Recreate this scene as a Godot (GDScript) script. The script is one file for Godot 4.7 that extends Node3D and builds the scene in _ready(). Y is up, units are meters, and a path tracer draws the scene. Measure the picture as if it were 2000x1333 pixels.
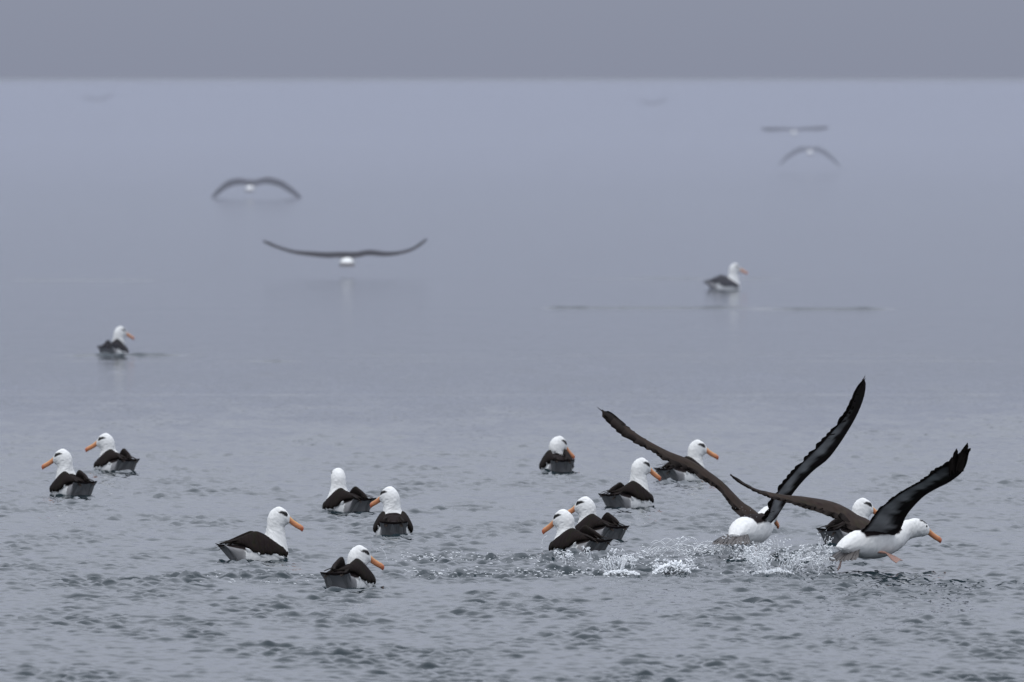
extends Node3D
# Black-browed albatrosses resting on and taking off from a calm grey sea in low mist, seen through a 400 mm lens.

const EYE := 3.14            # camera height above the water, metres
const FPX := 22222.0         # focal length in pixels of the 2000 px wide photograph
const HORIZON := 150.0       # photograph row of the horizon
var pitch := atan((666.5 - HORIZON) / FPX)
var rng := RandomNumberGenerator.new()
var M := {}
var straight := func(p: Vector3, _u: float) -> Vector3: return p
var used := {}

func _ready():
	rng.seed = 20240611
	setup_view()
	make_materials()
	build_sea()
	build_swimmers()
	build_runners()
	build_fliers()
	build_splashes()

# ------------------------------------------------------------------ camera, sky, light
func setup_view():
	var cam := Camera3D.new()
	cam.name = "camera"
	var lens := CameraAttributesPhysical.new()
	lens.frustum_focal_length = 400.0
	lens.frustum_focus_distance = 75.0
	lens.frustum_near = 0.5
	lens.frustum_far = 90000.0
	lens.exposure_aperture = 7.1
	cam.attributes = lens
	cam.position = Vector3(0, EYE, 0)
	cam.rotation.x = -pitch
	add_child(cam)
	cam.current = true
	var env := Environment.new()
	env.background_mode = Environment.BG_SKY
	var sky := Sky.new()
	var sm := ProceduralSkyMaterial.new()
	sm.sky_horizon_color = Color(0.206, 0.225, 0.290).linear_to_srgb()
	sm.sky_top_color = Color(1.05, 1.11, 1.26).linear_to_srgb()
	sm.sky_curve = 0.225
	sm.ground_horizon_color = sm.sky_horizon_color
	sm.ground_bottom_color = sm.sky_horizon_color
	sm.sun_angle_max = 0.0
	sky.sky_material = sm
	env.sky = sky
	env.tonemap_mode = Environment.TONE_MAPPER_LINEAR
	env.tonemap_exposure = 1.17
	env.sdfgi_enabled = true
	env.ssao_enabled = true
	env.ssil_enabled = true
	env.volumetric_fog_enabled = true
	env.volumetric_fog_density = 0.0
	var we := WorldEnvironment.new()
	we.name = "world_environment"
	we.environment = env
	add_child(we)
	var sun := DirectionalLight3D.new()
	sun.name = "sun"
	sun.light_energy = 0.30
	sun.light_color = Color(1.0, 0.985, 0.96)
	sun.light_angular_distance = 40.0
	sun.shadow_enabled = true
	sun.sky_mode = DirectionalLight3D.SKY_MODE_LIGHT_ONLY
	sun.rotation_degrees = Vector3(-66, -28, 0)
	add_child(sun)
	mist_bank("sea_mist", 96.0, 560.0, 3.03, 0.0020, 0.70, "thin pale mist lying low over the calm sea")
	mist_bank("mist_bank", 306.0, 392.0, 2.88, 0.0012, 0.60, "patch of denser mist just beyond the nearer flying birds")
	mist_bank("far_sea_mist", 308.0, 1390.0, 2.80, 0.0006, 0.47, "pale mist closing off the far sea")
	mist_bank("far_sea_mist_001", 312.0, 1180.0, 2.45, 0.0003, 0.47, "lowest and thickest mist lying on the far sea")

func mist_bank(called: String, near: float, far: float, top: float, density: float, white: float, label: String):
	var f := FogVolume.new()
	f.name = called
	f.size = Vector3(9000, top + 0.4, far - near)
	f.position = Vector3(0, (top - 0.4) * 0.5, -(near + far) * 0.5)
	f.shape = RenderingServer.FOG_VOLUME_SHAPE_BOX
	var m := FogMaterial.new()
	m.density = density
	m.albedo = Color(white * 0.945, white, white * 1.17).linear_to_srgb()
	f.material = m
	tag(f, label, "mist", "", "stuff")
	add_child(f)

# pixel of the photograph -> direction, point on the water, point at a given depth
func sight(px: float, py: float) -> Vector3:
	return Basis(Vector3.RIGHT, -pitch) * Vector3((px - 1000.0) / FPX, -(py - 666.5) / FPX, -1.0)

func on_water(px: float, py: float) -> Vector3:
	var d := sight(px, py)
	return Vector3(0, EYE, 0) + d * (EYE / -d.y)

func at_depth(px: float, py: float, z: float) -> Vector3:
	var d := sight(px, py)
	return Vector3(0, EYE, 0) + d * (z / d.z)

# ------------------------------------------------------------------ helpers
func tag(o: Node, label := "", category := "", group := "", kind := ""):
	if label: o.set_meta("label", label)
	if category: o.set_meta("category", category)
	if group: o.set_meta("group", group)
	if kind: o.set_meta("kind", kind)

func numbered(called: String) -> String:
	used[called] = used.get(called, -1) + 1
	return called if used[called] == 0 else "%s_%03d" % [called, used[called]]

func thing(called: String, label: String, category: String, at: Vector3, turn := 0.0, group := "") -> Node3D:
	var o := Node3D.new()
	o.name = numbered(called)
	add_child(o)
	o.position = at
	o.rotation.y = turn
	tag(o, label, category, group)
	return o

func part(called: String, mesh: Mesh, parent: Node, mat: Material = null) -> MeshInstance3D:
	var o := MeshInstance3D.new()
	o.name = called
	o.mesh = mesh
	if mat: o.material_override = mat
	o.cast_shadow = GeometryInstance3D.SHADOW_CASTING_SETTING_ON
	parent.add_child(o, true)
	return o

func noise_tex(seed_: int, freq: float, octaves: int, size := 512, normal := false, bump := 4.0) -> NoiseTexture2D:
	var n := FastNoiseLite.new()
	n.noise_type = FastNoiseLite.TYPE_SIMPLEX_SMOOTH
	n.seed = seed_
	n.frequency = freq
	n.fractal_octaves = octaves
	var t := NoiseTexture2D.new()
	t.width = size
	t.height = size
	t.seamless = true
	t.noise = n
	t.as_normal_map = normal
	t.bump_strength = bump
	return t

func make_materials():
	var ripples := noise_tex(5, 0.03, 3, 512, true, 3.0)
	for far in 2:                            # the same water: near ripples are modelled, far ones are too fine and lie in the surface
		var w := StandardMaterial3D.new()
		w.resource_name = "sea_water"
		w.albedo_color = Color(0.013, 0.023, 0.028).linear_to_srgb()
		w.roughness = 0.10 if far else 0.04
		w.metallic_specular = 0.354
		w.uv1_triplanar = true
		w.uv1_world_triplanar = true
		w.uv1_scale = Vector3(0.9, 0.9, 0.9)
		w.normal_enabled = true
		w.normal_texture = ripples
		w.normal_scale = 0.15 if far else 0.07
		M["far_water" if far else "water"] = w
	var p := StandardMaterial3D.new()
	p.resource_name = "plumage"
	p.vertex_color_use_as_albedo = true
	p.roughness = 0.85
	p.metallic_specular = 0.2
	p.normal_enabled = true
	p.normal_texture = noise_tex(11, 0.02, 4, 512, true, 6.0)
	p.normal_scale = 0.35
	p.uv1_triplanar = true
	p.uv1_scale = Vector3(9, 9, 9)
	M.plumage = p
	var b := StandardMaterial3D.new()
	b.resource_name = "bill_horn"
	b.vertex_color_use_as_albedo = true
	b.roughness = 0.38
	M.horn = b
	M.grey_feathers = []
	for k in [0.21, 0.255, 0.30]:
		var f := StandardMaterial3D.new()
		f.resource_name = "grey_tail_feather"
		f.albedo_color = Color(k, k, k * 1.01).linear_to_srgb()
		f.roughness = 0.8
		M.grey_feathers.append(f)
	M.feathers = []
	for c in [Color(0.015, 0.0125, 0.0115), Color(0.019, 0.0155, 0.014), Color(0.024, 0.0195, 0.0175)]:
		var f := StandardMaterial3D.new()
		f.resource_name = "flight_feather"
		f.albedo_color = c.linear_to_srgb()
		f.roughness = 0.85
		f.metallic_specular = 0.15
		M.feathers.append(f)
	var e := StandardMaterial3D.new()
	e.resource_name = "eye"
	e.albedo_color = Color(0.012, 0.008, 0.006).linear_to_srgb()
	e.roughness = 0.1
	M.eye = e
	var l := StandardMaterial3D.new()
	l.resource_name = "leg_skin"
	l.albedo_color = Color(0.36, 0.20, 0.15).linear_to_srgb()
	l.roughness = 0.45
	M.leg = l
	var s := StandardMaterial3D.new()
	s.resource_name = "white_water"
	s.albedo_color = Color(0.82, 0.85, 0.87).linear_to_srgb()
	s.roughness = 0.2
	M.foam = s
	var d := s.duplicate()
	d.resource_name = "spray"
	d.roughness = 0.3
	d.transparency = BaseMaterial3D.TRANSPARENCY_ALPHA
	d.albedo_color.a = 0.86
	M.spray = d

func array_mesh(v: PackedVector3Array, idx: PackedInt32Array, col: PackedColorArray, mat: Material) -> ArrayMesh:
	var nrm := PackedVector3Array()
	nrm.resize(v.size())
	for t in range(0, idx.size(), 3):
		var a := idx[t]
		var b := idx[t + 1]
		var c := idx[t + 2]
		var n := (v[c] - v[a]).cross(v[b] - v[a])
		nrm[a] += n
		nrm[b] += n
		nrm[c] += n
	for i in nrm.size():
		nrm[i] = nrm[i].normalized()
	var arr := []
	arr.resize(Mesh.ARRAY_MAX)
	arr[Mesh.ARRAY_VERTEX] = v
	arr[Mesh.ARRAY_NORMAL] = nrm
	if col.size() == v.size():
		arr[Mesh.ARRAY_COLOR] = col
	arr[Mesh.ARRAY_INDEX] = idx
	var m := ArrayMesh.new()
	m.add_surface_from_arrays(Mesh.PRIMITIVE_TRIANGLES, arr)
	m.surface_set_material(0, mat)
	return m

func cr(a: Vector3, b: Vector3, c: Vector3, d: Vector3, t: float) -> Vector3:
	return b.cubic_interpolate(c, a, d, t)

# A closed tube through sections [upper point, lower point, sideways half width vector].
# paint.call(u, p, side) gives the colour; bend.call(p, u) poses a point; square > 2 makes boxier sections.
func loft(sections: Array, per: int, segs: int, square: float, paint: Callable, bend: Callable, mat: Material, power := 2.0) -> ArrayMesh:
	var v := PackedVector3Array()
	var col := PackedColorArray()
	var idx := PackedInt32Array()
	var n := sections.size()
	var rings := (n - 1) * per + 1
	for r in rings:
		var k := mini(r / per, n - 2)
		var f := float(r - k * per) / per
		var s0: Array = sections[maxi(k - 1, 0)]
		var s1: Array = sections[k]
		var s2: Array = sections[k + 1]
		var s3: Array = sections[mini(k + 2, n - 1)]
		var top := cr(s0[0], s1[0], s2[0], s3[0], f)
		var low := cr(s0[1], s1[1], s2[1], s3[1], f)
		var wide := cr(s0[2], s1[2], s2[2], s3[2], f)
		var c := (top + low) * 0.5
		var a := (top - low) * 0.5
		var u := k + f
		for j in segs:
			var th := TAU * j / segs
			var cs := cos(th)
			var sn := sin(th)
			var x := signf(cs) * pow(absf(cs), 2.0 / square)
			var y := signf(sn) * pow(absf(sn), 2.0 / square)
			var p := c + a * x + wide * y
			col.append(paint.call(u, p, Vector2(x, y)))
			v.append(bend.call(p, u))
	for r in rings - 1:
		for j in segs:
			var j2 := (j + 1) % segs
			var a := r * segs + j
			var b := r * segs + j2
			var c := a + segs
			var d := b + segs
			idx.append_array([a, c, b, b, c, d])
	for e in [0, rings - 1]:
		var mid := Vector3.ZERO
		for j in segs: mid += v[e * segs + j]
		var m := v.size()
		v.append(mid / segs)
		col.append(col[e * segs])
		for j in segs:
			var j2 := (j + 1) % segs
			if e == 0: idx.append_array([m, e * segs + j, e * segs + j2])
			else: idx.append_array([m, e * segs + j2, e * segs + j])
	return array_mesh(v, idx, col, mat)

func sec(x1: float, y1: float, x2: float, y2: float, w: float) -> Array:   # centimetres in the bird's mid plane
	return [Vector3(x1, y1, 0) * 0.01, Vector3(x2, y2, 0) * 0.01, Vector3(0, 0, w) * 0.01]

# ------------------------------------------------------------------ sea
const TILE := 352
const TILE_SIZE := 5.76
var tile := PackedFloat32Array()
var stirred: Array = []      # [x, z, half width, half depth, strength]: where feet and bodies have churned the water

func make_tile():
	var r := RandomNumberGenerator.new()
	r.seed = 77
	tile.resize(TILE * TILE)
	tile.fill(0.0)
	# bands of [wavelength, how many, height]
	for band in [[2.4, 6, 0.0026], [1.0, 9, 0.0026], [0.55, 14, 0.0022], [0.32, 22, 0.0023], [0.20, 32, 0.0030], [0.13, 40, 0.0028], [0.09, 40, 0.0015]]:
		for k in band[1]:
			var ang := r.randfn(PI * 0.47, 0.5 if band[0] > 0.25 else 0.7) + (PI if r.randf() < 0.25 else 0.0)
			var kk: float = TILE_SIZE / (band[0] * r.randf_range(0.75, 1.3))
			var nx := roundi(cos(ang) * kk)
			var nz := roundi(sin(ang) * kk)
			var amp: float = band[2] * r.randf_range(0.6, 1.3) / sqrt(band[1] * 0.5)
			var ph := r.randf() * TAU
			var sx := TAU * nx / TILE
			var sz := TAU * nz / TILE
			for j in TILE:
				var base := ph + sz * j
				var row := j * TILE
				for i in TILE:
					tile[row + i] += amp * sin(base + sx * i)
	for i in tile.size():                       # sharper crests, flatter troughs
		var q := tile[i] / 0.0064
		q = q / (1.0 + 0.12 * absf(q))
		tile[i] = 0.0064 * (exp(0.34 * q) - 1.05) / 0.32

func tile_at(x: float, z: float) -> float:
	var u := x / TILE_SIZE * TILE
	var w := z / TILE_SIZE * TILE
	var fu := floorf(u)
	var fw := floorf(w)
	var i := posmod(int(fu), TILE)
	var j := posmod(int(fw), TILE)
	var i2 := (i + 1) % TILE
	var j2 := (j + 1) % TILE
	u -= fu
	w -= fw
	var a := tile[j * TILE + i] * (1.0 - u) + tile[j * TILE + i2] * u
	var b := tile[j2 * TILE + i] * (1.0 - u) + tile[j2 * TILE + i2] * u
	return a * (1.0 - w) + b * w

func stir(px: float, py: float, rx: float, rz: float, strength: float):
	var p := on_water(px, py)
	stirred.append([p.x, p.z, rx, rz, strength])

func build_sea():
	make_tile()
	# wakes of the running birds and rings round the resting ones
	for a in [[60, 1144, 0.4, 0.9, 0.8], [150, 1136, 0.35, 1.0, 1.3], [255, 1138, 0.3, 0.6, 0.9], [360, 1130, 0.22, 0.7, 2.4], [460, 1127, 0.3, 0.6, 2.0], [580, 1133, 0.35, 0.9, 1.6], [860, 1128, 0.5, 0.7, 2.2], [1000, 1126, 0.6, 0.7, 1.8],
			[860, 1098, 0.5, 0.8, 1.6], [1050, 1096, 0.6, 0.8, 1.8], [1200, 1120, 0.6, 0.8, 1.8], [1380, 1105, 0.5, 1.2, 1.8], [1340, 1075, 0.6, 1.2, 1.4], [1560, 1085, 0.6, 0.8, 1.6],
			[1560, 1128, 0.5, 0.8, 2.0], [1780, 1122, 0.40, 0.5, 1.8], [1870, 1142, 0.4, 0.6, 1.4], [1920, 1085, 0.5, 3, 0.6]]:
		stir(a[0], a[1], a[2], a[3], a[4])
	for b in SWIMMERS:
		stir(b.x, b.y + 3, 0.30, 0.7, 1.5)
	var patch := FastNoiseLite.new()
	patch.seed = 3
	patch.frequency = 0.35
	patch.fractal_octaves = 3
	# long low ripples lying on the calm water: [left x, z, right x, height]
	var lines: Array = []
	for a in [[1040, 602, 1500, 0.028], [1440, 605, 1770, 0.034], [110, 695, 400, 0.031], [470, 706, 610, 0.026], [990, 545, 2000, 0.016], [0, 548, 330, 0.016], [350, 772, 460, 0.016], [640, 930, 900, 0.02]]:
		var p := on_water(a[0], a[1])
		lines.append([p.x, p.z, on_water(a[2], a[1]).x, a[3]])
	# rows: distance from the camera's foot; columns: sideways share of the distance
	var rows := PackedFloat32Array()
	var d := -60.0
	while d < 50.0:
		rows.append(d)
		d += 5.0
	d = 50.0
	while d < 62000.0:
		rows.append(d)
		var by_line := false
		for l in lines:
			if absf(d + l[1]) < 0.4: by_line = true
		if d < 57.5: d += 0.25
		elif by_line and d > 100.0: d += 0.028
		elif d < 150.0: d += 0.020 + 0.070 * pow((d - 57.0) / 60.0, 1.4)
		elif d < 400.0: d += 0.35 * pow(d / 150.0, 2.0)
		else: d *= 1.06
	rows.append(62000.0)
	var cols := PackedFloat32Array()
	for s in [-40.0, -10.0, -3.0, -1.0, -0.4, -0.2, -0.12, -0.085]: cols.append(s)
	var fine := 400
	for i in fine + 1: cols.append(-0.058 + 0.116 * i / fine)
	for s in [0.085, 0.12, 0.2, 0.4, 1.0, 3.0, 10.0, 40.0]: cols.append(s)
	var nc := cols.size()
	var nr := rows.size()
	var v := PackedVector3Array()
	v.resize(nc * nr)
	var ca := cos(0.3)
	var sa := sin(0.3)
	for r in nr:
		var dist := rows[r]
		var z := -dist
		var wide := maxf(absf(dist), 50.0)
		var calm := 1.0
		calm = lerpf(1.0, 0.20, smoothstep(84.0, 116.0, dist)) * lerpf(1.0, 0.40, smoothstep(112.0, 160.0, dist)) * (1.0 - smoothstep(220.0, 420.0, dist))
		var live: Array = []
		for s in stirred:
			if absf(z - s[1]) < s[3] * 2.5: live.append(s)
		for c in nc:
			var x := cols[c] * wide
			var h := 0.0
			if dist > 50.0 and dist < 420.0 and c > 5 and c < nc - 6:
				var amp := calm
				if dist < 150.0: amp *= 1.02 + 1.15 * smoothstep(-0.25, 0.5, patch.get_noise_2d(x * 2.2, z * 0.7))
				var churn := 0.0
				for s in live:
					var ex: float = (x - s[0]) / s[2]
					var ez: float = (z - s[1]) / s[3]
					churn += s[4] * exp(-ex * ex - ez * ez)
				if churn > 0.03: h = minf(churn, 2.8) * 0.95 * (tile_at(x * 1.2 + 1.0, z * 1.5) + 0.35 * tile_at(z * 1.3 + 2.0, x * 1.3 + 3.0))
				h += amp * (0.62 * tile_at(x * 1.02, z * 1.3) + 0.48 * tile_at((x * ca + z * sa) * 1.3 + 2.0, (z * ca - x * sa) * 1.6 + 5.0))
				for l in lines:
					var e: float = z - l[1] - 0.3 * patch.get_noise_2d(x * 0.5 + l[1], 3.0)
					if absf(e) < 0.5 and x > l[0] and x < l[2]:
						h += l[3] * exp(-e * e / 0.0032) * smoothstep(l[0], l[0] + 0.4, x) * (1.0 - smoothstep(l[2] - 0.5, l[2], x)) * clampf(0.75 + 0.9 * patch.get_noise_2d(x * 4.0, l[1]), 0.8, 1.15)
			v[r * nc + c] = Vector3(x, h, z)
	var near := PackedInt32Array()
	var far := PackedInt32Array()
	for r in nr - 1:
		var dist := rows[r]
		for c in nc - 1:
			var a := r * nc + c
			var quad := PackedInt32Array([a, a + nc, a + 1, a + 1, a + nc, a + nc + 1])
			var edge := (dist - 112.0) / 30.0 + 0.5 * patch.get_noise_2d(v[a].x * 1.5, v[a].z * 0.3) + rng.randf_range(-0.35, 0.35)
			if edge > 0.0: far.append_array(quad)
			else: near.append_array(quad)
	var both := near.duplicate()
	both.append_array(far)
	var whole := array_mesh(v, both, PackedColorArray(), M.water)
	var arr := whole.surface_get_arrays(0)
	var mesh := ArrayMesh.new()
	arr[Mesh.ARRAY_INDEX] = near
	mesh.add_surface_from_arrays(Mesh.PRIMITIVE_TRIANGLES, arr)
	mesh.surface_set_material(0, M.water)
	arr[Mesh.ARRAY_INDEX] = far
	mesh.add_surface_from_arrays(Mesh.PRIMITIVE_TRIANGLES, arr)
	mesh.surface_set_material(1, M.far_water)
	var sea := part("sea", mesh, self)
	tag(sea, "calm grey sea with small dark ripples under low mist", "sea", "", "structure")

# ------------------------------------------------------------------ albatrosses on the water
const WHITE := Color(0.76, 0.77, 0.76)
var fluff := FastNoiseLite.new()
const DARK := Color(0.0165, 0.0135, 0.0122)
const SLATE := Color(0.27, 0.27, 0.275)
const TORSO := 6.0

# x, y: pixel of the body's middle at the waterline; turn: heading in degrees (0 right, 90 away); look: head's heading relative to the body
var SWIMMERS := [
	{x = 138, y = 966, turn = 116, look = 50, drop = 0.6, lean = 0.0, nod = 2, size = 1.0, label = "albatross swimming left in front of its pair, long neck upright and tail cocked"},
	{x = 222, y = 920, turn = 118, look = 52, drop = 5.0, lean = 0.5, nod = 3, size = 1.0, label = "albatross with shortened neck and ruffled wings swimming behind its upright companion"},
	{x = 675, y = 1000, turn = 122, look = -24, drop = 3.2, lean = 0.0, nod = 0, size = 1.0, label = "albatross with its face turned away, only the white back of its head showing"},
	{x = 767, y = 1046, turn = 92, look = 52, drop = 1.6, lean = 0.0, nod = 4, size = 1.0, label = "albatross seen squarely from behind with its head turned left, square grey tail"},
	{x = 508, y = 1094, turn = 18, look = -12, drop = 0.0, lean = 0.0, nod = 0, size = 1.0, label = "albatross in clean profile, upright white neck and folded dark brown wing"},
	{x = 684, y = 1149, turn = 70, look = -48, drop = 8.6, lean = -1.0, nod = 2, size = 1.0, label = "low hunched albatross with its neck drawn in beside the churned wake"},
	{x = 1088, y = 923, turn = 100, look = -74, drop = 5.2, lean = -3.0, nod = -12, size = 1.0, label = "albatross preening, head turned over its back with bill on its wing"},
	{x = 1232, y = 989, turn = 54, look = -34, drop = -0.6, lean = 0.0, nod = -6, size = 1.0, label = "albatross with tall white neck, bill tip touching the tail of the bird ahead"},
	{x = 1340, y = 939, turn = 50, look = -40, drop = 3.8, lean = 0.5, nod = 2, size = 1.02, label = "albatross swimming behind the long raised wing of the running bird"},
	{x = 1164, y = 1054, turn = 122, look = 38, drop = 6.0, lean = 0.0, nod = 3, size = 1.0, label = "albatross hunched behind its neighbour, white flank feathers spread over the wing"},
	{x = 1124, y = 1081, turn = 128, look = 24, drop = 6.0, lean = 0.0, nod = -4, size = 1.0, label = "splashed albatross in the spray with water dripping from its bill"},
	{x = 1662, y = 1062, turn = 54, look = -38, drop = 4.0, lean = 0.0, nod = 3, size = 1.0, label = "albatross half hidden behind the wing of the bird stepping on the water"},
	{x = 223, y = 694, turn = 68, look = -50, drop = 2.0, lean = 0.0, nod = 2, size = 1.0, label = "small distant albatross alone on smooth water, ruffled dark back"},
	{x = 1418, y = 565, turn = 8, look = -6, drop = 1.5, lean = 0.0, nod = 4, size = 1.14, label = "hazy distant albatross alone in side view, long dark back"},
]

var SWIM_BODY := [
	sec(-22, 9.5, -20, 5, 3), sec(-18, 11.5, -17.5, 0.5, 6), sec(-13, 13.2, -13, -4, 9), sec(-6, 14.6, -5, -6.5, 11.4), sec(0, 15.2, 4, -7, 12.2), sec(2.2, 15.6, 12.4, -6, 11.6),
	sec(2.9, 16.4, 17.6, -2, 10.4), sec(3.4, 17.5, 18.8, 3, 9.0), sec(4.0, 19, 18.0, 9, 7.5), sec(4.5, 21, 16.9, 15, 6.2), sec(4.7, 23.4, 16.2, 19.0, 5.6), sec(4.9, 26.4, 16.2, 21.2, 5.4),
	sec(6.0, 29.8, 17, 22.4, 5.4), sec(8.7, 33.0, 18.2, 23.2, 5.2), sec(12.5, 34.5, 18.8, 23.5, 4.8), sec(16.4, 32.7, 19, 23.8, 3.9), sec(18.7, 29.9, 19.2, 24.2, 2.6), sec(19.5, 28.2, 19.4, 24.7, 1.5)]
var BILL := [sec(18.2, 29.2, 18.2, 23.8, 1.7), sec(19.8, 28.0, 19.4, 23.6, 1.55), sec(21.4, 26.5, 20.6, 22.6, 1.35), sec(23.4, 24.9, 22.2, 21.5, 1.2), sec(25.6, 23.4, 24.0, 20.4, 1.15),
	sec(27.3, 22.5, 25.6, 19.6, 1.15), sec(28.5, 21.3, 26.6, 19.0, 0.95), sec(28.6, 19.8, 27.2, 18.5, 0.6), sec(28.1, 18.7, 27.6, 18.2, 0.2)]
const EYE_AT := Vector2(16.4, 29.3)

func brow(p: Vector3) -> float:                   # dark feathers before, through and behind the eye
	var x := p.x * 100.0
	var y := p.y * 100.0
	if absf(p.z) < 0.011: return 0.0
	var t := (x - 11.6) / 6.6
	if t < 0.0 or t > 1.0: return 0.0
	var mid := lerpf(31.0, 29.2, t) + 0.35 * sin(t * PI)
	var half := lerpf(0.35, 1.45, smoothstep(0.0, 0.75, t)) * (1.0 - smoothstep(0.86, 1.0, t))
	return 1.0 - smoothstep(half * 0.75, half * 1.15 + 0.12, absf(y - mid))

func bill_paint(u: float, p: Vector3, side: Vector2) -> Color:
	var c := Color(0.52, 0.21, 0.095).lerp(Color(0.46, 0.11, 0.055), smoothstep(4.2, 7.0, u))
	c = c.lerp(Color(0.58, 0.32, 0.075), smoothstep(0.55, 0.95, side.x) * (1.0 - smoothstep(3.0, 6.0, u)))     # yellow ridge
	return c.lerp(Color(0.55, 0.36, 0.10), 1.0 - smoothstep(0.0, 1.2, u))

func soft_white(p: Vector3) -> Color:             # uneven, slightly soiled white plumage
	var k := 0.93 + 0.13 * fluff.get_noise_3d(p.x * 900.0, p.y * 500.0, p.z * 900.0) + 0.10 * fluff.get_noise_3d(p.x * 200.0, p.y * 200.0, p.z * 200.0)
	return Color(WHITE.r * k, WHITE.g * k, WHITE.b * k)

func ruffle(p: Vector3, amount: float) -> Vector3:
	return p + Vector3(fluff.get_noise_3d(p.x * 500.0, p.y * 300.0, p.z * 500.0), fluff.get_noise_3d(p.y * 500.0 + 40.0, p.z * 500.0, p.x * 300.0), fluff.get_noise_3d(p.z * 500.0 + 90.0, p.x * 400.0, p.y * 500.0)) * amount

func build_swimmers():
	fluff.seed = 9
	fluff.frequency = 0.1
	var blade := loft([[Vector3(-0.022, 0.001, 0), Vector3(-0.022, -0.001, 0), Vector3(0, 0, 0.001)], [Vector3(-0.012, 0.008, 0), Vector3(-0.012, -0.007, 0), Vector3(0, 0, 0.004)], [Vector3(0.006, 0.011, 0), Vector3(0.006, -0.010, 0), Vector3(0, 0, 0.006)], [Vector3(0.026, 0.006, 0), Vector3(0.026, -0.009, 0), Vector3(0, 0, 0.004)], [Vector3(0.034, 0.0, 0), Vector3(0.034, -0.002, 0), Vector3(0, 0, 0.001)]],
		4, 12, 2.0, func(_u, _p, _s): return WHITE, straight, M.plumage)
	var wings := [folded_wing(1.0), folded_wing(-1.0)]
	var tail := swim_tail()
	var tail_blade := plain_feather(0.145, 0.028)
	var tip_blade := plain_feather(0.15, 0.022)
	for b in SWIMMERS:
		var t := thing("albatross", b.label, "albatross", on_water(b.x, b.y), deg_to_rad(b.turn), "albatrosses resting on the water")
		t.scale = Vector3.ONE * float(b.size)
		t.rotation.z = rng.randf_range(-0.03, 0.03)
		t.position.y -= 0.013
		var nod := deg_to_rad(b.nod)
		var look := deg_to_rad(b.look)
		var lean: float = b.lean * 0.01
		var drop: float = b.drop * 0.01 - 0.012
		var bend := func(p: Vector3, u: float) -> Vector3:
			var w := smoothstep(5.4, 10.6, u)
			var hw := smoothstep(10.0, 12.6, u)
			var q := ruffle(p, 0.004 if u < 15.0 else 0.0015)
			if hw > 0.0:
				var c := Vector3(0.105, 0.262, 0)
				q = c + (q - c).rotated(Vector3.BACK, nod * hw)
			q.y -= drop * w * clampf((q.y - 0.06) / 0.10, 0.0, 1.0)
			q.x += lean * w
			if w > 0.0:
				var c := Vector3(0.098 + lean, 0, 0)
				q = c + (q - c).rotated(Vector3.UP, look * w)
			return q
		var paint := func(u: float, p: Vector3, side: Vector2) -> Color:
			if u < 6.2 and side.x > 0.1 and p.y > 0.075 + 0.012 * u * 0.0: return DARK
			var c := soft_white(p)
			if u > 11.5: c = c.lerp(Color(0.018, 0.016, 0.016), brow(p))
			return c
		part("body", loft(SWIM_BODY, 7, 44, 2.15, paint, bend, M.plumage), t)
		var hb := func(p: Vector3, _u: float) -> Vector3: return bend.call(p, 17.0)
		part("bill", loft(BILL, 3, 16, 2.0, bill_paint, hb, M.horn), t)
		for s in [-1.0, 1.0]:
			var e := SphereMesh.new()
			e.radius = 0.0080
			e.height = 0.0160
			e.radial_segments = 12
			e.rings = 6
			var o := part("eye", e, t, M.eye)
			o.position = bend.call(Vector3(EYE_AT.x * 0.01, EYE_AT.y * 0.01, s * 0.0350), 17.0)
		for k in 2:
			var fold := part("wing", wings[k], t)
			fold.rotation = Vector3(rng.randf_range(-0.07, 0.07), rng.randf_range(-0.03, 0.03), rng.randf_range(-0.05, 0.05))
			fold.scale = Vector3(1.0, rng.randf_range(0.95, 1.06), rng.randf_range(0.97, 1.04))
		var tl := part("tail", tail, t)
		for k in 8:
			var z := (k - 3.5) * 0.0225
			var f := part("tail_feather", tail_blade, tl, M.grey_feathers[(k * 5 + int(b.x)) % 3])
			f.position = Vector3(-0.168, -0.004, z * 0.92)
			f.rotation = Vector3(0, -z * 0.6, deg_to_rad(-47) + rng.randf_range(-0.03, 0.03))
		for s in [-1.0, 1.0]:
			for q in [[7, 4.0, 12.3, 14], [-1.5, 4.3, 13.0, 4], [-9.5, 7.0, 10.4, -14]]:
				var f := part("flank_feather", blade, t)
				f.position = Vector3(q[0] + rng.randf_range(-1, 1), q[1] + rng.randf_range(-0.7, 0.5), (q[2] - 0.9) * s) * 0.01
				f.rotation = Vector3(0.35 * s, rng.randf_range(-0.15, 0.15), deg_to_rad(q[3] - 28 + rng.randf_range(-10, 10)))
				f.scale = Vector3(1.7, 1.25, 1.0) * rng.randf_range(0.85, 1.25)
			for k in 3:
				var f := part("primary_feather", tip_blade, t, M.feathers[k])
				f.position = Vector3(-0.13 - 0.02 * k, 0.148 - 0.008 * k, s * (0.045 - 0.006 * k))
				f.rotation = Vector3(0, s * 0.16, deg_to_rad(8.0 + 5.0 * k) + rng.randf_range(-0.08, 0.12))

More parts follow.
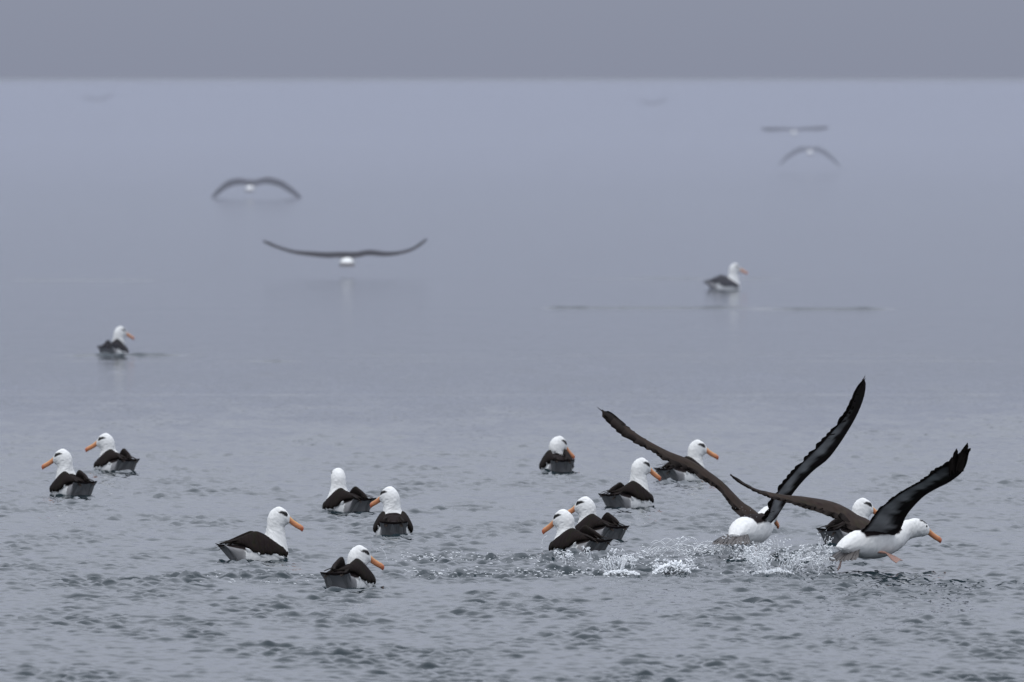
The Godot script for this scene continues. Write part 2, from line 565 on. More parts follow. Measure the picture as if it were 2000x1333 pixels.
func plain_feather(long: float, wide: float) -> ArrayMesh:      # root at the origin, pointing back along -x
	return loft([[Vector3(0, 0.001, 0), Vector3(0, -0.001, 0), Vector3(0, 0, wide * 0.3)], [Vector3(-long * 0.3, 0.003, 0), Vector3(-long * 0.3, 0, 0), Vector3(0, 0, wide * 0.5)], [Vector3(-long * 0.75, 0.003, 0), Vector3(-long * 0.75, 0.001, 0), Vector3(0, 0, wide * 0.48)], [Vector3(-long * 0.95, 0.001, 0), Vector3(-long * 0.95, 0, 0), Vector3(0, 0, wide * 0.25)], [Vector3(-long, 0.0005, 0), Vector3(-long, 0, 0), Vector3(0, 0, wide * 0.04)]],
		2, 8, 2.0, func(_u, _p, _s): return Color.WHITE, straight, M.plumage)

func folded_wing(side: float) -> ArrayMesh:
	# [upper x, y, z, lower x, y, z, half thickness] in centimetres, from the shoulder to the wing tip over the tail
	var outline := [[16.6, 5.0, 8.6, 16.4, 3.6, 8.8, 0.3], [14.8, 7.0, 9.2, 15.0, 3.0, 9.6, 1.2], [11, 10.2, 8.4, 11, 3.6, 11.4, 1.9], [6, 13.8, 7.0, 5.4, 4.7, 12.6, 2.3], [1, 17.3, 6.2, 0, 4.5, 12.9, 2.5],
		[-4, 19.2, 5.6, -5, 5.0, 12.3, 2.4], [-8.5, 18.0, 5.2, -9, 7.6, 11.0, 2.1], [-13, 16.4, 5.0, -13, 10.6, 8.4, 1.7], [-18, 14.6, 4.4, -18, 11.4, 6.0, 1.2], [-23, 13.2, 3.0, -23, 11.8, 3.8, 0.7], [-27.5, 12.4, 1.4, -27.3, 12.0, 1.6, 0.25]]
	var s: Array = []
	for o in outline:
		var a := Vector3(o[0], o[1], o[2] * side) * 0.01
		var b := Vector3(o[3], o[4], o[5] * side) * 0.01
		var out := Vector3(0, (o[5] - o[2]) * 0.5 + 0.6, o[1] - o[4] + 0.5)
		out = Vector3(out.x, out.y, out.z * side).normalized() * float(o[6]) * 0.01
		s.append([a, b, out])
	var paint := func(u: float, p: Vector3, _side: Vector2) -> Color:
		var k := 0.85 + 0.3 * absf(sin(u * 9.0)) + 0.15 * sin(p.y * 900.0 + u * 20.0)
		return Color(DARK.r * k, DARK.g * k, DARK.b * k)
	var ragged := func(p: Vector3, u: float) -> Vector3:
		var low := clampf((0.12 - p.y) / 0.07, 0.0, 1.0)
		return p + Vector3(0, 0.006 * low * sin(u * 5.2) + 0.003 * low * sin(u * 13.0), 0)
	return loft(s, 6, 22, 2.1, paint, ragged, M.plumage)

func swim_tail() -> ArrayMesh:
	var s := [sec(-9, 10.4, -10, -3.0, 9.6), sec(-15, 11.4, -16.5, -2.0, 8.8), sec(-19, 11.5, -19.0, 1.2, 8.6), sec(-22.5, 11.4, -22.0, 5.2, 9.0), sec(-25.4, 11.2, -25.0, 8.4, 9.6), sec(-27.6, 11.1, -27.4, 10.4, 9.4)]
	var paint := func(u: float, p: Vector3, side: Vector2) -> Color:
		if side.x > 0.55 or u > 4.55: return DARK
		var k := 0.9 + 0.16 * sin(p.z * 420.0)
		return Color(SLATE.r * k, SLATE.g * k, SLATE.b * k).lerp(WHITE, (1.0 - smoothstep(0.0, 0.8, u)) * 0.8)
	var fan := func(p: Vector3, u: float) -> Vector3:
		var k := smoothstep(3.0, 5.0, u)
		return p + Vector3(-0.005 * k * absf(sin(p.z * 190.0)), 0.12 * k * absf(p.z), 0)
	return loft(s, 6, 40, 2.5, paint, fan, M.plumage)

# ------------------------------------------------------------------ albatrosses on the wing
func resample(line: Array, n: int) -> PackedVector3Array:
	var lens := PackedFloat32Array([0.0])
	for i in range(1, line.size()): lens.append(lens[i - 1] + (line[i] as Vector3).distance_to(line[i - 1]))
	var out := PackedVector3Array()
	var k := 0
	for i in n:
		var want := lens[lens.size() - 1] * i / (n - 1)
		while k < line.size() - 2 and lens[k + 1] < want: k += 1
		var f := clampf((want - lens[k]) / maxf(lens[k + 1] - lens[k], 1e-6), 0.0, 1.0)
		out.append(cr(line[maxi(k - 1, 0)], line[k], line[k + 1], line[mini(k + 2, line.size() - 1)], f))
	return out

# A spread wing between its leading and trailing edges (root to tip). up: which side carries the dark upper plumage.
func spread_wing(parent: Node3D, lead: Array, trail: Array, up: Vector3, feathers: int, label := ""):
	var n := 30
	var a := resample(lead, n)
	var b := resample(trail, n)
	var reach := 0.94 if feathers > 0 else 1.0
	var across := 9
	var v := PackedVector3Array()
	var col := PackedColorArray()
	var idx := PackedInt32Array()
	var normals := PackedVector3Array()
	for i in n:
		var along := a[mini(i + 1, n - 1)] - a[maxi(i - 1, 0)] + b[mini(i + 1, n - 1)] - b[maxi(i - 1, 0)]
		var nn := along.cross(b[i] - a[i]).normalized()
		if nn.dot(up) < 0.0: nn = -nn
		normals.append(nn)
	for layer in 2:
		for i in n:
			var t := float(i) / (n - 1)
			var chord := a[i].distance_to(b[i])
			for j in across:
				var c := float(j) / (across - 1)
				var thick := (0.016 * (1.0 - t) + 0.004) * (1.0 if feathers > 0 else 2.1) * sqrt(maxf(c, 0.0)) * (1.0 - c) * 2.2 * minf(1.0, chord / 0.06)
				var p := a[i].lerp(b[i], c * reach) + normals[i] * (chord * 0.09 * 4.0 * c * (1.0 - c) + (thick if layer == 0 else -thick))
				v.append(p)
				var k := 0.85 + 0.2 * sin(t * 60.0 + c * 7.0) * sin(c * 17.0) + rng.randf_range(-0.1, 0.1)
				if feathers == 0: k *= 0.5
				if layer == 0:
					col.append(Color(0.042 * k, 0.033 * k, 0.028 * k))
				else:
					var edge := 0.22 + 0.16 * smoothstep(0.05, 0.3, t) + 0.07 * sin(t * 43.0) + 0.06 * sin(t * 91.0 + 1.0)
					var pale := smoothstep(edge, edge + 0.22, c) * (1.0 - smoothstep(0.62, 0.84, t)) * (1.0 - smoothstep(0.95, 1.0, c))
					col.append(Color(0.022 * k, 0.019 * k, 0.018 * k).lerp(Color(0.36, 0.365, 0.37), pale * (0.8 + 0.2 * sin(t * 130.0 + c * 5.0))))
	for layer in 2:
		var o := layer * n * across
		for i in n - 1:
			for j in across - 1:
				var p := o + i * across + j
				if layer == 0: idx.append_array([p, p + 1, p + across, p + 1, p + across + 1, p + across])
				else: idx.append_array([p, p + across, p + 1, p + 1, p + across, p + across + 1])
	# choose the winding whose outside is the upper side
	var test := (v[across] - v[0]).cross(v[1] - v[0])
	if test.dot(up) < 0.0:
		for q in range(0, idx.size(), 3):
			var s := idx[q + 1]
			idx[q + 1] = idx[q + 2]
			idx[q + 2] = s
	var w := part("wing", array_mesh(v, idx, col, M.plumage), parent)
	if label: w.set_meta("label", label)
	for k in feathers:
		var t := clampf((k + 0.5 + rng.randf_range(-0.3, 0.3)) / feathers, 0.0, 1.0)
		var i := clampi(roundi(t * (n - 1)), 0, n - 1)
		var primary := t > 0.62
		var sweep := 0.02 + 0.10 * smoothstep(0.5, 1.0, t)
		var i2 := clampi(roundi((t + sweep) * (n - 1)), 0, n - 1)
		var root := a[i].lerp(b[i], 0.62) + normals[i] * a[i].distance_to(b[i]) * 0.07
		var tip := a[i2].lerp(b[i2], 1.0 + rng.randf_range(-0.035, 0.02))
		var span := a[0].distance_to(a[n - 1])
		feather(w, root, tip, normals[i], span / feathers * (3.0 if primary else 3.4) * rng.randf_range(0.9, 1.1), k, "primary_feather" if primary else "secondary_feather")
	return w

func feather(wing: Node3D, root: Vector3, tip: Vector3, up: Vector3, wide: float, k: int, called: String):
	var along := tip - root
	var side := along.cross(up).normalized()
	var nn := side.cross(along).normalized()
	if nn.dot(up) < 0.0: nn = -nn
	var v := PackedVector3Array()
	var idx := PackedInt32Array()
	var steps := 7
	for i in steps:
		var t := float(i) / (steps - 1)
		var h := wide * 0.5 * sqrt(maxf(0.0, 1.0 - pow(t, 9.0))) * lerpf(1.0, 0.85, t)
		var p := root + along * t + nn * (along.length() * 0.05 * sin(t * PI) + 0.0012 * (k % 3))
		v.append(p - side * h)
		v.append(p + nn * 0.0016)
		v.append(p + side * h)
		v.append(p - nn * 0.0016)
	for i in steps - 1:
		for j in 4:
			var p := i * 4 + j
			var q := i * 4 + (j + 1) % 4
			idx.append_array([p, p + 4, q, q, p + 4, q + 4])
	part(called, array_mesh(v, idx, PackedColorArray(), M.feathers[(k * 7 + k / 3) % 3]), wing)

var RUN_BODY := [
	sec(-33, 16.5, -32, 14.5, 3.5), sec(-28, 21.5, -27, 12, 6), sec(-19, 26, -18, 9.5, 9), sec(-8, 28.3, -8, 8.3, 10.5), sec(2, 28.6, 3, 9, 10.6), sec(9, 28.0, 12, 12, 9.4),
	sec(14.5, 28.8, 18.5, 15.6, 7.6), sec(19, 30.6, 22.5, 18.6, 6.2), sec(23, 32.2, 26, 20.3, 5.4), sec(27, 33, 29.5, 21.2, 4.95), sec(31, 32.9, 33, 21.4, 4.6), sec(35, 31.2, 35.6, 21.8, 3.8), sec(37.6, 28.6, 37.2, 22.6, 2.6), sec(38.6, 26.8, 38.2, 23.4, 1.5)]

func run_body(parent: Node3D, look: float, mantle_from: float):
	var bend := func(p: Vector3, u: float) -> Vector3:
		var w := smoothstep(5.5, 8.5, u)
		var c := Vector3(0.19, 0, 0)
		p = ruffle(p, 0.005 if u < 11.0 else 0.0015)
		return c + (p - c).rotated(Vector3.UP, look * w) if w > 0.0 else p
	var paint := func(u: float, p: Vector3, side: Vector2) -> Color:
		if u > mantle_from and u < 6.0 and side.x > 0.52 - 0.06 * sin(p.z * 160.0): return DARK
		var c := soft_white(p)
		if u > 8.6:
			var q := p + Vector3(-0.188, -0.011, 0)
			c = c.lerp(Color(0.018, 0.016, 0.016), brow(q))
		return c
	part("body", loft(RUN_BODY, 8, 44, 2.1, paint, bend, M.plumage), parent)
	var bill: Array = []
	for s in BILL:
		var o := Vector3(0.190, -0.013, 0)
		bill.append([s[0] + o, s[1] + o, s[2]])
	var hb := func(p: Vector3, _u: float) -> Vector3: return bend.call(p, 13.0)
	part("bill", loft(bill, 3, 16, 2.0, bill_paint, hb, M.horn), parent)
	for s in [-1.0, 1.0]:
		var e := SphereMesh.new()
		e.radius = 0.0080
		e.height = 0.0160
		e.radial_segments = 12
		e.rings = 6
		var o := part("eye", e, parent, M.eye)
		o.position = bend.call(Vector3(0.352, 0.282, s * 0.033), 13.0)

func fan_tail(parent: Node3D, root: Vector3, back: Vector3, right: Vector3, long: float, half: float):
	# twelve overlapping feathers spread from the tail's root
	var holder: MeshInstance3D = null
	var up := right.cross(-back).normalized()
	for k in 11:
		var f := (k - 5) / 5.0
		var dir := (back + right * f * half / long).normalized()
		var start := root + right * f * half * 0.35
		var v_tip := start + dir * long * (1.0 - 0.12 * f * f) - up * 0.012 * f * f
		if holder == null:
			holder = MeshInstance3D.new()
			holder.name = "tail"
			holder.mesh = loft([[root - back * 0.05 + up * 0.02, root - back * 0.05 - up * 0.02, right * 0.055], [root + up * 0.018, root - up * 0.02, right * 0.06], [root + back * long * 0.35 + up * 0.006, root + back * long * 0.35 - up * 0.010, right * half * 0.55], [root + back * long * 0.5, root + back * long * 0.5 - up * 0.003, right * half * 0.62]],
				4, 20, 2.4, func(_u, _p, _s): return SLATE, straight, M.plumage)
			parent.add_child(holder, true)
		feather(holder, start, v_tip, up, half * 0.42, k, "tail_feather")
		(holder.get_child(k) as MeshInstance3D).material_override = M.tail

func tube(points: Array, radii: Array, mat: Material) -> ArrayMesh:
	var v := PackedVector3Array()
	var idx := PackedInt32Array()
	var segs := 8
	for i in points.size():
		var dir: Vector3 = (points[mini(i + 1, points.size() - 1)] - points[maxi(i - 1, 0)]).normalized()
		var s := dir.cross(Vector3(0.3, 0.9, 0.31)).normalized()
		var u := s.cross(dir)
		for j in segs:
			var th := TAU * j / segs
			v.append(points[i] + (s * cos(th) + u * sin(th)) * float(radii[i]))
	for i in points.size() - 1:
		for j in segs:
			var a := i * segs + j
			var b := i * segs + (j + 1) % segs
			idx.append_array([a, a + segs, b, b, a + segs, b + segs])
	return array_mesh(v, idx, PackedColorArray(), mat)

func web(corners: Array, mat: Material) -> ArrayMesh:     # a thin webbed foot: heel, then toe tips
	var v := PackedVector3Array()
	var idx := PackedInt32Array()
	var n: Vector3 = (corners[1] - corners[0]).cross(corners[corners.size() - 1] - corners[0]).normalized() * 0.002
	for s in [1.0, -1.0]:
		for c in corners: v.append(c + n * s)
	var m := corners.size()
	for i in range(1, m - 1):
		idx.append_array([0, i, i + 1, m, m + i + 1, m + i])
	for i in m:
		var j := (i + 1) % m
		idx.append_array([i, m + i, j, j, m + i, m + j])
	return array_mesh(v, idx, PackedColorArray(), mat)

# photograph points [x, y, depth towards the camera in metres] -> places relative to a bird
func traced(t: Node3D, points: Array, ox: float, oy: float, k: float) -> Array:
	var out: Array = []
	for p in points:
		var w := at_depth(ox + p[0] / k, oy + p[1] / k, t.position.z + p[2])
		out.append(t.transform.affine_inverse() * w)
	return out

func graded(points: Array, root: float, tip: float, bow := 0.0) -> Array:   # adds a depth that runs from root to tip
	var out: Array = []
	for i in points.size():
		var f := float(i) / (points.size() - 1)
		out.append([points[i][0], points[i][1], lerpf(root, tip, f) + bow * sin(f * PI)])
	return out

func build_runners():
	var tm := StandardMaterial3D.new()
	tm.resource_name = "tail_feather"
	tm.albedo_color = Color(0.085, 0.078, 0.075).linear_to_srgb()
	tm.roughness = 0.7
	M.tail = tm
	# the bird stepping on the water
	var t := thing("albatross", "albatross running on the water with wings half raised, one foot stepping forward", "albatross", on_water(1716, 1117), deg_to_rad(38), "albatrosses running to take off")
	run_body(t, deg_to_rad(-14), 2.2)
	fan_tail(t, Vector3(-0.215, 0.145, 0), Vector3(-0.84, -0.48, 0).normalized(), Vector3(0, 0, 1), 0.155, 0.13)
	var up_left := t.transform.basis.inverse() * Vector3(0.35, 0.9, 0.5)
	spread_wing(t, traced(t, graded([[1190, 720], [1140, 678], [1060, 650], [1000, 608], [920, 560], [780, 525], [640, 505], [530, 498], [420, 480], [300, 455], [190, 405], [100, 337]], -0.06, -0.62), 1400, 840, 3.846),
		traced(t, graded([[1110, 790], [1010, 762], [960, 692], [920, 665], [870, 668], [760, 617], [700, 602], [590, 567], [540, 545], [430, 522], [350, 492], [240, 442], [150, 390], [102, 342]], 0.08, -0.56), 1400, 840, 3.846), up_left, 36, "wing stretched back showing its brown upper side")
	var up_right := t.transform.basis.inverse() * Vector3(-0.5, 0.4, -0.7)
	var rw: MeshInstance3D = spread_wing(t, traced(t, graded([[1330, 800], [1385, 745], [1420, 660], [1470, 590], [1560, 500], [1660, 440], [1750, 395], [1840, 325], [1880, 255], [1895, 180]], 0.03, 0.62), 1400, 840, 3.846),
		traced(t, graded([[1060, 790], [1110, 742], [1180, 645], [1220, 592], [1300, 530], [1400, 460], [1530, 390], [1600, 340], [1690, 278], [1770, 250], [1830, 200], [1880, 150]], 0.12, 0.70), 1400, 840, 3.846), up_right, 34, "raised wing showing its grey lining and black leading edge")
	for q in [[1790, 330, 1806, 143, 0.045], [1770, 335, 1768, 205, 0.045], [1835, 320, 1889, 98, 0.05], [1815, 325, 1862, 128, 0.04]]:
		var e := traced(t, [[q[0], q[1], 0.60], [q[2], q[3], 0.72]], 1400, 840, 3.846)
		feather(rw, e[0], e[1], up_right, q[4], int(q[0]), "primary_feather")
	# rear leg still in the water, front leg reaching forward
	var leg_points := traced(t, [[380, 960, 0.06], [345, 1010, 0.06], [310, 1090, 0.06], [258, 1222, 0.06]], 1600, 940, 7.015)
	var leg := part("leg", tube(leg_points, [0.011, 0.008, 0.006, 0.004], M.leg), t)
	var heel := traced(t, [[312, 1085, 0.06], [262, 1230, 0.03], [255, 1235, 0.10], [296, 1180, 0.12]], 1600, 940, 7.015)
	part("webbed_foot", web(heel, M.leg), leg)
	leg = part("leg", tube(traced(t, [[690, 950, 0.10], [760, 975, 0.11], [850, 975, 0.11], [915, 985, 0.11]], 1600, 940, 7.015), [0.014, 0.010, 0.008, 0.008], M.leg), t)
	part("webbed_foot", web(traced(t, [[900, 970, 0.11], [1060, 1040, 0.07], [1148, 1092, 0.08], [1105, 1090, 0.12], [1062, 1126, 0.15], [1000, 1085, 0.15]], 1600, 940, 7.015), M.leg), leg)
	# the bird running away from the camera
	t = thing("albatross", "albatross running away in the spray with both long wings raised high", "albatross", on_water(1472, 1091), deg_to_rad(66), "albatrosses running to take off")
	t.position.z -= 0.05
	run_body(t, deg_to_rad(4), 2.4)
	fan_tail(t, Vector3(-0.25, 0.165, 0), Vector3(-0.92, -0.34, 0).normalized(), Vector3(0, 0, 1), 0.20, 0.115)
	var up1 := t.transform.basis.inverse() * Vector3(0.6, 0.7, 0.5)
	spread_wing(t, traced(t, graded([[1110, 960], [1060, 915], [1000, 880], [940, 820], [860, 738], [740, 648], [640, 590], [530, 548], [430, 498], [330, 438], [210, 350], [85, 281]], -0.10, -0.46), 1150, 720, 3.3333),
		traced(t, graded([[1060, 1030], [985, 972], [940, 912], [890, 852], [850, 800], [750, 727], [640, 662], [480, 588], [430, 548], [300, 478], [180, 392], [88, 286]], 0.06, -0.40), 1150, 720, 3.3333), up1, 36, "raised wing showing its brown upper side")
	var up2 := t.transform.basis.inverse() * Vector3(-0.75, 0.3, -0.5)
	spread_wing(t, traced(t, graded([[1180, 1010], [1222, 975], [1270, 900], [1320, 830], [1390, 742], [1470, 662], [1560, 590], [1650, 470], [1740, 320], [1790, 200], [1806, 110], [1798, 72]], -0.06, 0.36), 1150, 720, 3.3333),
		traced(t, graded([[1130, 1000], [1172, 950], [1190, 880], [1232, 800], [1330, 680], [1400, 600], [1510, 490], [1600, 390], [1640, 350], [1700, 260], [1748, 145], [1790, 76]], 0.05, 0.46), 1150, 720, 3.3333), up2, 36, "raised wing showing its grey lining and black leading edge")
	leg = part("leg", tube(traced(t, [[760, 700, 0.05], [768, 760, 0.06], [772, 830, 0.06], [775, 985, 0.06]], 1360, 940, 6.667), [0.014, 0.010, 0.007, 0.006], M.leg), t)
	part("webbed_foot", web(traced(t, [[768, 900, 0.06], [800, 985, 0.02], [775, 1000, 0.10], [750, 985, 0.12]], 1360, 940, 6.667), M.leg), leg)

var FLY_BODY := [sec(-30, 1.0, -30, -0.5, 5.0), sec(-22, 3.5, -21, -4.5, 7.5), sec(-10, 6, -10, -7, 9.5), sec(2, 6.5, 2, -7.5, 10), sec(12, 6, 13, -5.5, 8.5), sec(20, 6, 21, -2.5, 6), sec(27, 6.6, 28, -2.2, 5), sec(33, 5.6, 34, -1.6, 4.4), sec(37.5, 3, 37, -0.6, 2.4)]

func build_fliers():
	# px, py: the body; water: the row where the sea lies beneath it; wing points in photograph pixels, root to tip; chord: how far the leading edge shows above the trailing edge
	var birds := [
		{x = 678, y = 510, water = 538, turn = 90, tilt = -10.0, label = "gliding albatross low over the water, wings level with both tips curved up",
			left = [[660, 503], [640, 504], [610, 501], [575, 496], [545, 487], [527, 480], [513, 473]], right = [[698, 503], [720, 499], [750, 501], [778, 498], [805, 490], [823, 479], [834, 469]], rise = [-6, -7, -6, -4, -4, -6, -3]},
		{x = 489, y = 366, water = 386, turn = 86, tilt = -20.0, label = "flying albatross with both wings arched downward close over its reflection",
			left = [[480, 361], [468, 361], [455, 363], [443, 368], [430, 377], [420, 384], [411, 390]], right = [[500, 362], [520, 359], [540, 363], [553, 369], [566, 377], [580, 386], [593, 391]], rise = [-9, -12, -13, -14, -13, -10, -2]},
		{x = 1551, y = 258.5, water = 333, turn = 90, tilt = -14.0, label = "faint gliding albatross with wings held level in the mist",
			left = [[1544, 256], [1536, 255], [1525, 256], [1510, 257], [1497, 257], [1490, 254], [1484, 251]], right = [[1559, 256], [1570, 255], [1585, 255], [1600, 255], [1610, 254], [1617, 252], [1622, 249]], rise = [-4, -5, -6, -8, -8, -4, 1]},
		{x = 1582, y = 295.5, water = 334, turn = 92, tilt = -26.0, label = "pale flying albatross with drooping wings below the level glider",
			left = [[1575, 295], [1567, 296], [1556, 300], [1545, 307], [1536, 313], [1528, 319], [1521, 325]], right = [[1590, 295], [1598, 296], [1608, 301], [1618, 308], [1627, 315], [1635, 322], [1643, 328]], rise = [-6, -8, -9, -9, -8, -6, -1]},
		{x = 1279, y = 206, water = 236, turn = 95, tilt = -10.0, label = "barely visible albatross in far mist with one wing tipped higher",
			left = [[1275, 206], [1271, 206], [1266, 205], [1262, 204], [1257, 203], [1253, 201], [1250, 199]], right = [[1283, 205], [1287, 204], [1291, 202], [1295, 200], [1299, 198], [1303, 196], [1306, 194]], rise = [-7, -8, -8, -8, -7, -5, -2]},
		{x = 190, y = 199, water = 234, turn = 92, tilt = -10.0, label = "barely visible albatross in far mist with wings in a shallow vee",
			left = [[186, 199], [182, 198], [177, 197], [173, 195], [168, 194], [163, 192], [158, 190]], right = [[194, 198], [199, 197], [204, 195], [209, 193], [213, 192], [217, 190], [221, 188]], rise = [-7, -8, -8, -8, -7, -5, -2]},
	]
	for b in birds:
		var depth := on_water(b.x, b.water).z
		var t := thing("albatross", b.label, "albatross", at_depth(b.x, b.y, depth), deg_to_rad(b.turn), "albatrosses in flight over the sea")
		t.rotation.z = deg_to_rad(-float(b.tilt) * 0.4)
		t.scale = Vector3.ONE * 1.16
		var paint := func(u: float, _p: Vector3, side: Vector2) -> Color:
			if u > 1.9 and u < 5.2 and side.x > 0.25: return DARK
			return WHITE
		part("body", loft(FLY_BODY, 5, 26, 2.1, paint, straight, M.plumage), t)
		var bill: Array = []
		for s in BILL:
			var o := Vector3(0.185, -0.25, 0)
			bill.append([s[0] + o, s[1] + o, s[2]])
		part("bill", loft(bill, 2, 10, 2.0, bill_paint, straight, M.horn), t)
		fan_tail(t, Vector3(-0.26, -0.005, 0), Vector3(-0.96, -0.26, 0).normalized(), Vector3(0, 0, 1), 0.17, 0.10)
		for s in ["left", "right"]:
			var lead: Array = []
			var trail: Array = []
			var tipd := -0.10
			for i in b[s].size():
				var p: Array = b[s][i]
				var f: float = float(i) / (b[s].size() - 1)
				var chord := 0.19 * (1.0 - 0.75 * pow(f, 2.5))
				trail.append([p[0], p[1], lerpf(0.02, tipd, f) + chord * 0.5])
				lead.append([p[0], p[1] + b.rise[i], lerpf(0.02, tipd, f) - chord * 0.5])
			# the wing roots run into the body
			var mid := [b.x, b.y - 2.0, 0.0]
			lead.push_front([mid[0], lead[0][1], lead[0][2]])
			trail.push_front([mid[0], trail[0][1], trail[0][2]])
			spread_wing(t, traced(t, lead, 0, 0, 1.0), traced(t, trail, 0, 0, 1.0), Vector3(0, 1, 0), 0)

# ------------------------------------------------------------------ splashes
var sv := PackedVector3Array()
var si := PackedInt32Array()

func bead(at: Vector3, r: float, stretch := Vector3.ZERO):        # an icosahedral drop, drawn out along stretch
	var g := 1.618
	var o := sv.size()
	for c in [[-1, g, 0], [1, g, 0], [-1, -g, 0], [1, -g, 0], [0, -1, g], [0, 1, g], [0, -1, -g], [0, 1, -g], [g, 0, -1], [g, 0, 1], [-g, 0, -1], [-g, 0, 1]]:
		var d := Vector3(c[0], c[1], c[2]).normalized()
		sv.append(at + d * r + stretch * d.dot(stretch.normalized()))
	for f in [0, 11, 5, 0, 5, 1, 0, 1, 7, 0, 7, 10, 0, 10, 11, 1, 5, 9, 5, 11, 4, 11, 10, 2, 10, 7, 6, 7, 1, 8, 3, 9, 4, 3, 4, 2, 3, 2, 6, 3, 6, 8, 3, 8, 9, 4, 9, 5, 2, 4, 11, 6, 2, 10, 8, 6, 7, 9, 8, 1]:
		si.append(o + f)

func strand(pts: Array, r0: float, r1: float):                     # a thread of water
	var o := sv.size()
	var n := pts.size()
	for i in n:
		var dir: Vector3 = (pts[mini(i + 1, n - 1)] - pts[maxi(i - 1, 0)]).normalized()
		var s := dir.cross(Vector3(0.21, 0.3, 0.93)).normalized()
		var u := s.cross(dir)
		var r := lerpf(r0, r1, float(i) / (n - 1)) * rng.randf_range(0.7, 1.3)
		for j in 5:
			sv.append(pts[i] + (s * cos(TAU * j / 5) + u * sin(TAU * j / 5)) * r)
	for i in n - 1:
		for j in 5:
			var a := o + i * 5 + j
			var b := o + i * 5 + (j + 1) % 5
			si.append_array([a, a + 5, b, b, a + 5, b + 5])

func spill(called: String, label: String, at: Vector3, solid := false):
	var o := part(numbered(called), array_mesh(sv, si, PackedColorArray(), M.foam if solid else M.spray), self)
	o.position = at
	tag(o, label, "splash", "splashes behind the running birds", "stuff")
	sv = PackedVector3Array()
	si = PackedInt32Array()

# jets of drops and threads thrown up over the water; wide and high in metres, lean: sideways throw
func burst(wide: float, high: float, drops: int, threads: int, lean: float, fine := 1.0):
	var jets: Array = []
	var n := maxi(4, threads / 4)
	for k in n:
		var x := rng.randf_range(-0.42, 0.42) * wide
		var tall := high * rng.randf_range(0.55, 1.15) * (1.0 - pow(absf(x) / wide, 2.0) * 2.2)
		jets.append([x, x * rng.randf_range(0.2, 1.1) + wide * (lean * 0.6 + rng.randfn(0, 0.16)), tall, rng.randfn(0, 0.10)])
	for k in drops:
		var j: Array = jets[rng.randi() % n]
		var t := sqrt(rng.randf()) * 1.25
		var y: float = j[2] * (2.0 * t - t * t) + absf(rng.randfn(0, 0.006))
		var p := Vector3(j[0] + j[1] * t + rng.randfn(0, 0.005 + 0.014 * t), maxf(0.002, y * rng.randf_range(0.55, 1.05)), j[3] + rng.randfn(0, 0.03))
		var r := rng.randf_range(0.0016, 0.0040) * fine * (1.9 if rng.randf() < 0.10 else 1.0)
		bead(p, r, Vector3(j[1], j[2] * (1.0 - t), 0).normalized() * r * rng.randf_range(0.0, 2.2))
	for k in threads:
		var j: Array = jets[k % n]
		var t0 := rng.randf_range(0.0, 0.7)
		var t1 := t0 + rng.randf_range(0.10, 0.35)
		var w := rng.randf_range(0.6, 1.2)
		var o := rng.randfn(0, 0.012)
		var pts: Array = []
		for i in 6:
			var t := lerpf(t0, t1, i / 5.0)
			pts.append(Vector3(j[0] + j[1] * t * w + o + rng.randfn(0, 0.0018), maxf(0.0, j[2] * w * (2.0 * t - t * t)) + rng.randfn(0, 0.0018), j[3]))
		strand(pts, rng.randf_range(0.0012, 0.0034) * fine, 0.0012 * fine)
		if k % 2: bead(pts[5], rng.randf_range(0.002, 0.0045) * fine)

func froth(wide: float, high: float, n: int):                      # a heap of white water with a ragged top
	var tops := PackedFloat32Array()
	for k in 24: tops.append(rng.randf_range(0.55, 1.0))
	for k in n:
		var x := rng.randf_range(-1.0, 1.0)
		var f := (x + 1.0) * 11.4
		var crest := pow(1.0 - x * x, 0.7) * lerpf(tops[int(f)], tops[int(f) + 1], f - floorf(f))
		var y := high * crest * sqrt(rng.randf())
		bead(Vector3(x * wide * 0.5 + y * 0.25, y, rng.randfn(0, 0.05)), rng.randf_range(0.0025, 0.0075), Vector3(rng.randfn(0, 0.004), rng.randfn(0.003, 0.003), 0))

func flecks(x0: float, x1: float, y0: float, y1: float, n: int, at: Vector3):   # broken bubbles and flecks along a wake, between photograph columns and rows
	for k in n:
		var p := on_water(rng.randf_range(x0, x1), lerpf(y0, y1, clampf(rng.randfn(0.5, 0.22), 0.0, 1.0))) - at
		var r := rng.randf_range(0.0012, 0.004)
		bead(p + Vector3(0, rng.randf_range(0.0, 0.03) * pow(rng.randf(), 1.5) + 0.008, 0), r, Vector3(r * rng.randf_range(0.0, 3.0), rng.randfn(0, 0.001), 0))

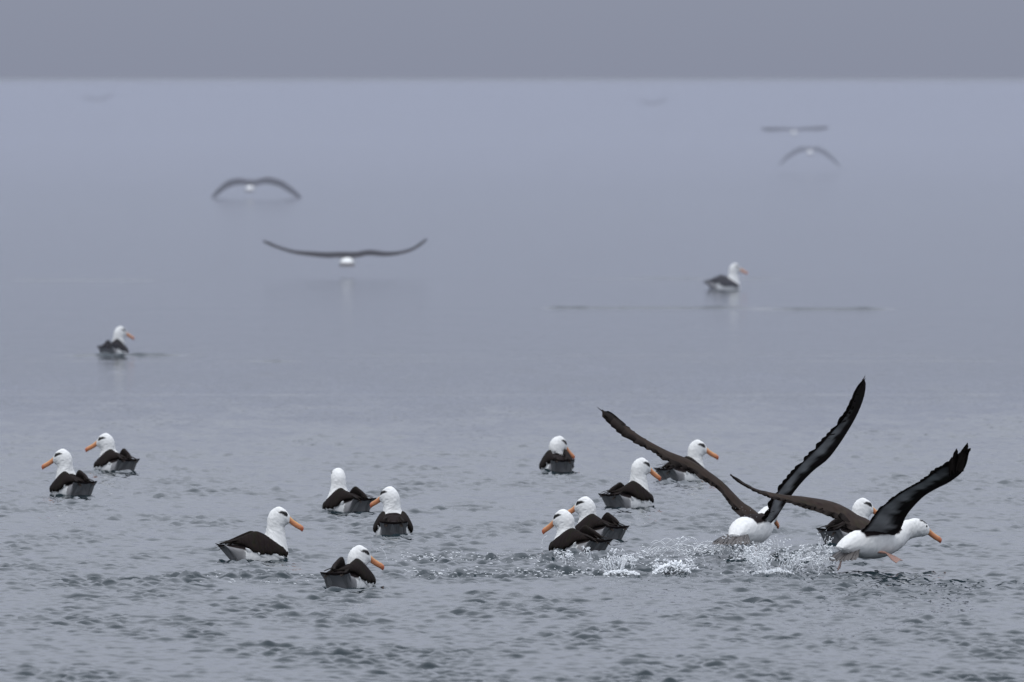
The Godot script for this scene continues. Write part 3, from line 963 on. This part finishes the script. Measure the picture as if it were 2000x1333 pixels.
func build_splashes():
	var w := on_water(1510, 1124)
	burst(0.36, 0.21, 900, 110, -0.05, 1.0)
	froth(0.26, 0.04, 260)
	for k in 90:
		bead(Vector3(rng.randfn(0, 0.17), absf(rng.randfn(0.08, 0.07)), rng.randfn(0, 0.12)), rng.randf_range(0.003, 0.0055), Vector3(rng.randfn(0, 0.003), rng.randfn(0, 0.003), 0))
	spill("water_splash", "wide burst of white drops between the two running birds", w)
	w = on_water(1604, 1119)
	burst(0.22, 0.22, 190, 40, -0.10, 1.0)
	spill("water_splash", "narrow spray kicked up right behind the stepping bird's foot", w)
	w = on_water(1452, 1092)
	burst(0.34, 0.14, 420, 60, -0.2, 1.0)
	for k in 520:
		bead(Vector3(rng.randfn(-0.03, 0.16), absf(rng.randfn(0.16, 0.08)), rng.randf_range(0.05, 0.35)), rng.randf_range(0.0008, 0.002))
	spill("water_splash", "fine spray round the tail and leg of the bird running away", w)
	w = on_water(1312, 1123)
	froth(0.23, 0.095, 1100)
	burst(0.34, 0.12, 150, 24, -0.1, 0.95)
	spill("water_splash", "solid white heap of foam with a ragged top", w, true)
	w = on_water(1312, 1100)
	for k in 22:                                                     # crossing arcs of thrown water
		var side := -1.0 if k % 3 else 1.0
		var x0 := rng.randf_range(-0.10, 0.06) * side
		var top := rng.randf_range(0.08, 0.17)
		var pts: Array = []
		var t0 := rng.randf_range(0.0, 0.5)
		for i in 8:
			var t := lerpf(t0, t0 + 0.5, i / 7.0)
			pts.append(Vector3(x0 + side * 0.22 * t + 0.06, top * 4.0 * t * (1.0 - t) + rng.randfn(0, 0.002), rng.randfn(0, 0.01)))
		strand(pts, 0.0020, 0.0014)
	burst(0.28, 0.17, 150, 20, 0.3, 0.95)
	spill("water_splash", "crossing arcs of thrown drops above the foam heap", w)
	w = on_water(1214, 1124)
	burst(0.22, 0.15, 200, 34, 0.1, 1.1)
	froth(0.22, 0.035, 300)
	for k in 5:
		strand([Vector3(-0.01, 0.01, 0), Vector3(0.0 + 0.004 * k, 0.06, 0.01), Vector3(0.01 + 0.008 * k, 0.11, 0), Vector3(0.02 + 0.014 * k, 0.135 - 0.01 * k, 0)], 0.006, 0.003)
	spill("water_splash", "forked splash standing beside the dripping bird's tail", w)
	w = on_water(1130, 1102)
	burst(0.42, 0.10, 110, 16, 0.1, 1.2)
	flecks(1040, 1190, 1092, 1130, 150, w)
	spill("water_splash", "scattered drops flying round the splashed bird's breast", w)
	w = on_water(930, 1096)
	flecks(770, 1060, 1082, 1104, 170, w)
	spill("foam_flecks", "line of foam flecks along the upper wake", w)
	w = on_water(930, 1126)
	flecks(790, 1240, 1114, 1134, 190, w)
	spill("foam_flecks", "line of foam flecks along the lower wake", w)
	w = on_water(500, 1132)
	flecks(380, 620, 1122, 1146, 60, w)
	spill("foam_flecks", "few bright flecks on the dark wake behind the hunched bird", w)
	w = on_water(752, 1100)
	strand([Vector3(0.014, 0.0, 0), Vector3(0.008, 0.03, 0), Vector3(-0.002, 0.065, 0), Vector3(-0.018, 0.088, 0), Vector3(-0.03, 0.098, 0)], 0.0018, 0.0012)
	for p in [[-0.033, 0.099], [-0.05, 0.09], [-0.056, 0.075], [-0.045, 0.08], [0.05, 0.02], [0.09, 0.05]]: bead(Vector3(p[0], p[1], 0), 0.003)
	spill("water_splash", "thin arching jet of water in front of the hunched bird's bill", w)
	w = on_water(1060, 1084)
	strand([Vector3(0.028, 0.125, 0), Vector3(0.012, 0.115, 0), Vector3(0.002, 0.10, 0), Vector3(-0.004, 0.075, 0)], 0.0012, 0.002)
	for p in [[-0.005, 0.068], [-0.006, 0.045], [-0.004, 0.02], [0.0, 0.005]]: bead(Vector3(p[0], p[1], 0), 0.003, Vector3(0, 0.004, 0))
	spill("water_drip", "string of drops falling from the splashed bird's bill tip", w)
